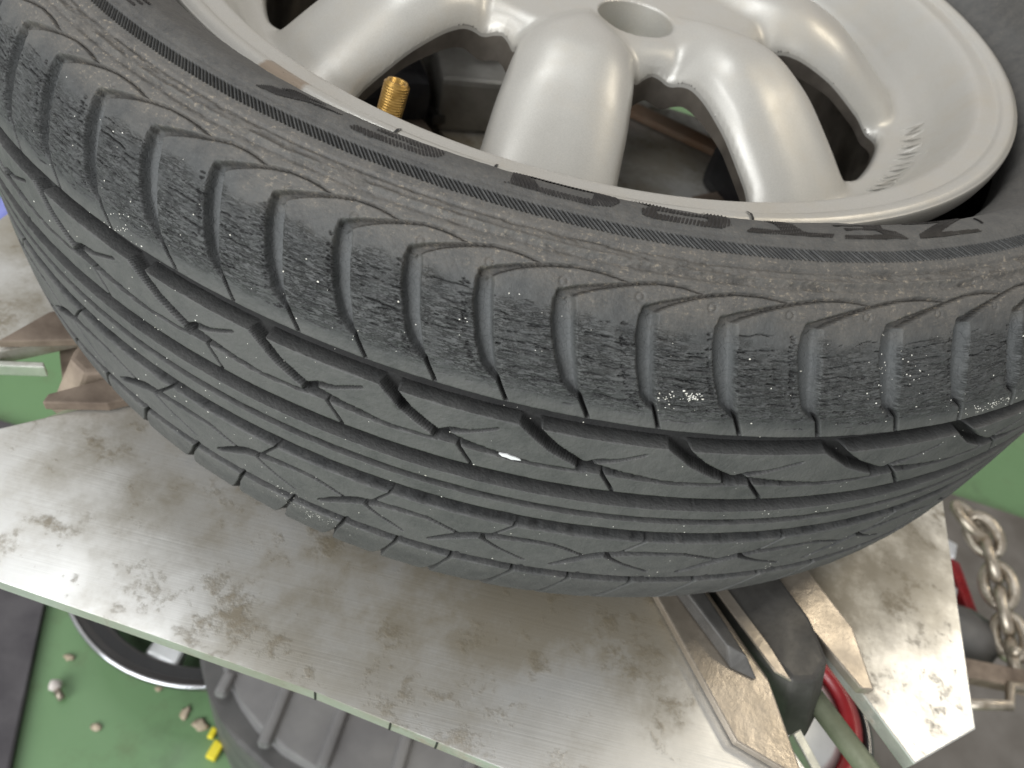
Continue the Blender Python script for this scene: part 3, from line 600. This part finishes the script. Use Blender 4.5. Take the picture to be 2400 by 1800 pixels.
# cast lettering in the dish
cu = bpy.data.curves.new('cast_text', 'FONT'); cu.body = 'ENKEI JAPAN'; cu.size = .0118; cu.extrude = .0; cu.align_x = 'CENTER'; cu.space_character = 1.12
to = bpy.data.objects.new('cast_text', cu); COL.objects.link(to); dg = bpy.context.evaluated_depsgraph_get(); dg.update()
me = bpy.data.meshes.new_from_object(to.evaluated_get(dg)); bpy.data.objects.remove(to)
bm = bmesh.new(); bm.from_mesh(me); ext = bmesh.ops.extrude_face_region(bm, geom=bm.faces[:]); 
for v_ in [g for g in ext['geom'] if isinstance(g, bmesh.types.BMVert)]: v_.co.z += .0005
for v_ in bm.verts:
    r_ = .1775 - v_.co.y; t_ = math.radians(67.5) + v_.co.x / .168; z_ = float(np.interp(r_, *DISH)) + v_.co.z - .0002
    v_.co = Vector((r_ * math.sin(t_), -r_ * math.cos(t_), z_))
from_bm('cast_lettering', bm, M['rim'], wheel); bpy.data.meshes.remove(me)
# valve
vt = math.radians(-25.5); vb = Vector((.160 * math.sin(vt), -.160 * math.cos(vt), -.045)); vd = Vector((-math.sin(vt) * .22 + .05, math.cos(vt) * .22, 1)).normalized()
valve = blob('valve_stem', vb, (.0085, .0085, .010), M['black_rubber'], wheel, 3, .04)
prof = []; rr = .0047
for q in range(15): prof += [(rr + .0005, .0130 + q * .00108), (rr + .0004, .0130 + q * .00108 + .0003), (rr - .0005, .0130 + q * .00108 + .00062)]
prof = [(.0060, .0), (.0058, .010), (.0052, .0120)] + prof + [(.0042, .0296), (.0030, .0296), (.0029, .0262), (.0012, .0262), (.0011, .0285), (.0001, .0285)]
st = lathe('threaded_tip', prof, M['brass'], valve, 28); st.matrix_local = Matrix.Translation(vb) @ vd.to_track_quat('Z', 'Y').to_matrix().to_4x4()

# ================================================================== TURNTABLE
ZP = -.168; TC = Vector((-.007, -.054)); TR = math.radians(-6.5)
def tt(a, b, q=0):
    """turntable frame: a = outward along arm q, b = sideways"""
    th = TR + q * math.pi / 2; return (TC.x + a * math.sin(th) + b * math.cos(th), TC.y - a * math.cos(th) + b * math.sin(th))
table = empty('turntable', (TC.x, TC.y, ZP), label='stained aluminium clamping turntable under the tyre', cat='turntable')
def put(o, parent): 
    o.parent = parent; o.matrix_parent_inverse = parent.matrix_world.inverted() if False else Matrix.Translation((-parent.location.x, -parent.location.y, -parent.location.z)); return o
for q in range(4):
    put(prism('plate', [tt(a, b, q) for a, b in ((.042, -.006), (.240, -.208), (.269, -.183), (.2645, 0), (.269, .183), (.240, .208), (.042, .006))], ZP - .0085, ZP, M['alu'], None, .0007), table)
for b_ in (.001, .032, .051):
    x_, y_ = tt(.2645 + .0045 * b_ / .183 - .0012, b_, 0); put(box('edge_notch', (x_, y_, ZP - .0043), (.0008, .0030, .0078), M['mark'], None, TR, 0), table)
put(lathe('boss', [(.0, .012), (.030, .012), (.036, .006), (.060, .004), (.062, -.02), (.0, -.02)], M['rust'], None, 48), table).location = (TC.x, TC.y, ZP)
put(lathe('pedestal', [(.0, -.012), (.245, -.012), (.248, -.03), (.20, -.05), (.10, -.08), (.09, -.6)], M['rust'], None, 48), table).location = (TC.x, TC.y, ZP)
def slot_pt(a, b, q):
    th = TR + math.pi / 4 + q * math.pi / 2; return (TC.x + a * math.sin(th) + b * math.cos(th), TC.y - a * math.cos(th) + b * math.sin(th))
for q in range(4):
    sh = 0.0 if q == 0 else -.034
    f = lambda L: [slot_pt(a + sh, b * (1 if q == 0 else .82), q) for a, b in L]
    jaw = put(prism('clamp_jaw', f([(.120, -.017), (.262, -.015), (.282, -.011), (.288, 0), (.282, .014), (.262, .0205), (.120, .0215)]), ZP - .022, ZP + .009, M['jaw_dark'] if q == 0 else M['rust'], None, .002, top=f([(.120, -.015), (.250, -.013), (.268, -.009), (.272, 0), (.268, .012), (.250, .018), (.120, .019)])), table)
    put(prism('slide_rail', f([(.210, -.040), (.276, -.046), (.300, -.030), (.262, -.0165), (.210, -.0165)]), ZP + .001, ZP + .0055, M['jaw'] if q == 0 else M['rust'], None, .0008), jaw).matrix_parent_inverse = Matrix.Translation((0, 0, 0))
    put(prism('slide_rail', f([(.190, .0165), (.240, .0165), (.284, .019), (.287, .024), (.262, .036), (.200, .036)]), ZP + .001, ZP + .0065, M['jaw'] if q == 0 else M['rust'], None, .0008), jaw).matrix_parent_inverse = Matrix.Translation((0, 0, 0))
    put(prism('grip_tooth', f([(.185, -.034), (.252, -.030), (.262, -.022), (.185, -.020)]), ZP + .006, ZP + .013, M['jaw_dark'], None, .001, top=f([(.185, -.033), (.244, -.029), (.252, -.024), (.185, -.022)])), jaw).matrix_parent_inverse = Matrix.Translation((0, 0, 0))
    put(prism('wear_strip', f([(.190, -.0165), (.262, -.0145), (.268, -.0105), (.252, -.0095), (.190, -.0110)]), ZP + .0085, ZP + .0098, M['jaw'], None, .0004), jaw).matrix_parent_inverse = Matrix.Translation((0, 0, 0))
    put(prism('hook', f([(.200, -.018), (.214, -.018), (.222, .010), (.200, .012)]), ZP + .005, ZP + .0125, M['jaw'], None, .001), jaw).matrix_parent_inverse = Matrix.Translation((0, 0, 0))
    ge = .40 if q == 0 else .32
    put(prism('guide_bar', f([(.284, -.012), (ge, -.030), (ge, -.034), (.284, -.0165)]), ZP - .010, ZP - .003, M['edge_alu'], None, .0006), jaw).matrix_parent_inverse = Matrix.Translation((0, 0, 0))
    put(tube('push_rod', [(*slot_pt(.262 if q == 0 else .22, .010, q), ZP - .014), (*slot_pt(.40 if q == 0 else .27, .018, q), ZP - .018)], .0050, M['green_rod'], None, 14), jaw).matrix_parent_inverse = Matrix.Translation((0, 0, 0))
# machined blocks and rubber pad seen through the spokes
put(box('support_block', (-.066, .150, -.148), (.085, .12, .04), M['grey_cast'], None, .35, .004), table)
put(box('rubber_pad', (-.150, .100, -.150), (.085, .10, .04), M['black_rubber'], None, .5, .012), table)
put(box('highlight_strip', (.085, .165, ZP + .004), (.11, .018, .006), M['orange'], None, -.35, .002), table)  # orange highlight on the table, put in as a coloured strip
put(box('rubber_pad', (.150, .090, -.150), (.05, .07, .04), M['black_rubber'], None, .6, .010), table)

# ================================================================== WORKSHOP AROUND
ZF = -.95
bm = bmesh.new(); bmesh.ops.create_grid(bm, x_segments=20, y_segments=20, size=4.0)
for v_ in bm.verts: v_.co.z = ZF
from_bm('floor', bm, M['floor'], None, kind='structure')
box('wall', (.4, 2.6, ZF + 1.6), (7.0, .12, 3.2), M['wall'], None, 0, .01, kind='structure')
prism('floor_mat', [(-1.3, .25), (-.606, .20), (-.515, -.032), (-.40, -.34), (-.9, -.9), (-1.6, -.6)], ZF + .001, ZF + .014, M['mat_dark'], None, .004, label='charcoal rubber floor mat beside the black spoked wheel', cat='mat')
prism('floor_mat', [(.62, .60), (.93, .556), (1.6, .50), (1.9, -.6), (.7, -.7), (.45, -.1)], ZF + .001, ZF + .012, M['mat_brown'], None, .004, label='brown grey floor mat under the hanging chain', cat='mat')

# black wheel lying on the floor
sw = empty('spoked_wheel', (-.290, .060, ZF), label='gloss black wheel with silver spokes lying on the green floor', cat='wheel')
lathe('rim', [(.176, .118), (.185, .110), (.191, .116), (.197, .1195), (.2005, .117), (.2005, .112), (.190, .104), (.176, .092), (.160, .06), (.156, .02), (.160, .0), (.146, .0), (.148, .04), (.168, .10)], M['gloss_black'], sw, 96, closed=True)
tube('rim_edge', [(.1985 * math.sin(a * math.pi / 48), -.1985 * math.cos(a * math.pi / 48), .1195) for a in range(96)], .0022, M['polished'], sw, 8, True)
for q in range(10):
    a = q * 2 * math.pi / 10 + .2; c, s_ = math.cos(a), math.sin(a)
    pts = [(c * r_ - s_ * w_, s_ * r_ + c * w_) for r_, w_ in ((.03, -.013), (.164, -.022), (.168, .022), (.03, .013))]
    prism('spoke', pts, .070, .092, M['silver'], sw, .004)
lathe('hub', [(.0, .098), (.036, .098), (.044, .086), (.044, .05), (.0, .05)], M['gloss_black'], sw, 40)

# ribbed grey plastic cover
pc = empty('ribbed_cover', (0, 0, ZF), label='grey ribbed plastic machine cover below the aluminium turntable', cat='cover')
def arc_left(off):
    pts = [(-.245, -.125), (-.222, -.156), (-.194, -.183), (-.169, -.201), (-.133, -.218), (-.08, -.232), (0, -.242), (.12, -.246), (.30, -.24)]
    return [(x + off * .7, y + off * .8) for x, y in pts] + [(.45, -.10), (.45, .35), (-.10, .35), (-.235 + off, .05)]
prism('shell', arc_left(0), 0.0, .185, M['plastic_dark'], pc, .006, top=arc_left(.004))
prism('top_panel', arc_left(.024), .182, .200, M['plastic'], pc, .003, top=arc_left(.028))
for x0, y0, x1, y1 in ((-.198, -.135, -.200, -.158), (-.132, -.06, -.137, -.196), (-.064, -.06, -.072, -.204), (.010, -.06, .004, -.206), (.082, -.06, .078, -.206), (.155, -.06, .152, -.206)):
    dx, dy = x1 - x0, y1 - y0; L = math.hypot(dx, dy); px, py = -dy / L * .0085, dx / L * .0085
    cap = [(x1 + px * .5 + dx / L * .004, y1 + py * .5 + dy / L * .004), (x1 - px * .5 + dx / L * .004, y1 - py * .5 + dy / L * .004)]
    o = prism('rib', [(x0 + px, y0 + py), (x1 + px, y1 + py), *cap, (x1 - px, y1 - py), (x0 - px, y0 - py)], .198, .208, M['plastic'], pc, .003,
              top=[(x0 + px * .55, y0 + py * .55), (x1 + px * .55, y1 + py * .55), (x1, y1), (x1 - px * .2, y1 - py * .2), (x1 - px * .55, y1 - py * .55), (x0 - px * .55, y0 - py * .55)])
# litter on the floor
prism('yellow_clip', [(-.238, -.156), (-.230, -.156), (-.229, -.144), (-.236, -.142)], ZF + .001, ZF + .010, M['yellow'], None, .002, label='small yellow plastic clip lying by the ribbed cover, the smaller one', cat='clip')
prism('yellow_clip', [(-.230, -.178), (-.217, -.180), (-.214, -.160), (-.226, -.156)], ZF + .001, ZF + .012, M['yellow'], None, .002, label='larger yellow plastic clip lying by the ribbed cover', cat='clip')
bo = blob('bolt', (-.441, -.140, ZF + .010), (.008, .007, .007), M['stone'], None, 5, .2, label='pale dusty bolt lying on the green floor', cat='bolt'); tube('shank', [(-.436, -.145, ZF + .010), (-.425, -.153, ZF + .009)], .0045, M['jaw'], bo, 10)
for i, (x, y, sx, sy) in enumerate(((-.372, -.173, .011, .008), (-.276, -.133, .009, .016), (-.252, -.142, .016, .011), (-.447, -.101, .012, .007), (-.322, -.112, .008, .006))):
    blob('pebble', (x, y, ZF + .0025), (sx * .55, sy * .55, .0009), M['crumb'], None, 20 + i, .5, 2, label='flat tan crumb of dried dirt on the green floor', cat='crumb', group='dirt crumbs on the green floor')

# chain, red bracket and lever hanging on the right
ch = empty('hoist_chain', (.560, .10, -.5), label='tarnished steel chain hanging beside the turntable', cat='chain')
cp = [(.548, .128, -.497), (.562, .116, -.50), (.568, .090, -.505), (.572, .062, -.51), (.575, .036, -.515), (.577, .010, -.52), (.579, -.016, -.525)]
for i, p in enumerate(cp):
    d = (Vector(cp[min(i + 1, 6)]) - Vector(cp[max(i - 1, 0)])).normalized(); up = Vector((.72, -.3, .62)) if i % 2 else d.cross(Vector((.72, -.3, .62)))
    e1 = d; e2 = (up - d * up.dot(d)).normalized(); pts = []
    for a in range(20):
        an = a * math.pi / 10; pts.append(Vector(p) - ch.location + e1 * (.022 * math.cos(an)) + e2 * (.0135 * math.sin(an)))
    tube('link', pts, .0060, M['chain'], ch, 8, True)
rb = empty('red_bracket', (.55, .02, -.55), label='red painted bracket with pale clamp blocks behind the turntable edge', cat='bracket')
prism('arm', [(-.006, .085), (.006, .080), (.016, -.005), (.004, -.008)], -.02, .012, M['red'], rb, .002)
for x_, y_, w_, l_, mt in ((-.006, .096, .020, .022, 'white'), (-.018, .040, .020, .016, 'silver'), (-.012, .014, .024, .018, 'plastic'), (-.008, -.010, .026, .022, 'silver')):
    box('clamp_block', (x_, y_, .004), (w_, l_, .022), M[mt], rb, -.35, .003)
ld = empty('lever', (.53, -.05, -.54), label='dark steel lever with bent handle behind the turntable edge', cat='lever')
box('arm', (.03, .012, .02), (.16, .020, .016), M['rust'], ld, .05, .002)
tube('handle', [(-.03, -.030, .03), (.018, -.020, .03), (.024, .000, .03), (.06, .006, .03)], .0052, M['chain'], ld, 10)
blob('knob', (.035, .035, .035), (.006, .006, .008), M['chain'], ld, 3, .05)
blob('housing', (.01, .06, .0), (.040, .034, .02), M['plastic_dark'], ld, 9, .06)
# red and white reel seen down the slot
rl = empty('cable_reel', (.262, -.182, -.40), label='red and silver cable reel seen down the clamp slot', cat='reel')
lathe('flange', [(.050, -.01), (.058, -.006), (.062, .004), (.058, .012), (.050, .014), (.048, .004)], M['red'], rl, 48, closed=True)
lathe('drum', [(.0, .008), (.040, .010), (.048, .004), (.047, -.01), (.0, -.012)], M['silver'], rl, 40)
tube('guard_ring', [(.068 * math.cos(a * math.pi / 32), .068 * math.sin(a * math.pi / 32), .0) for a in range(64)], .0045, M['gloss_black'], rl, 8, True)
# hose and pipe at the far left
tube('air_hose', [(-1.05, 1.0, ZF + .02), (-1.00, .72, ZF + .03), (-.955, .60, ZF + .03), (-.90, .50, ZF + .022), (-.80, .46, ZF + .02)], .026, M['blue'], None, 12, label='thick blue air hose on the green floor beyond the turntable', cat='hose')
tube('pipe', [(-1.25, .75, ZF + .02), (-1.0, .52, ZF + .02), (-.86, .36, ZF + .02)], .012, M['white'], None, 12, label='thin white pipe on the green floor beside the blue hose', cat='pipe')
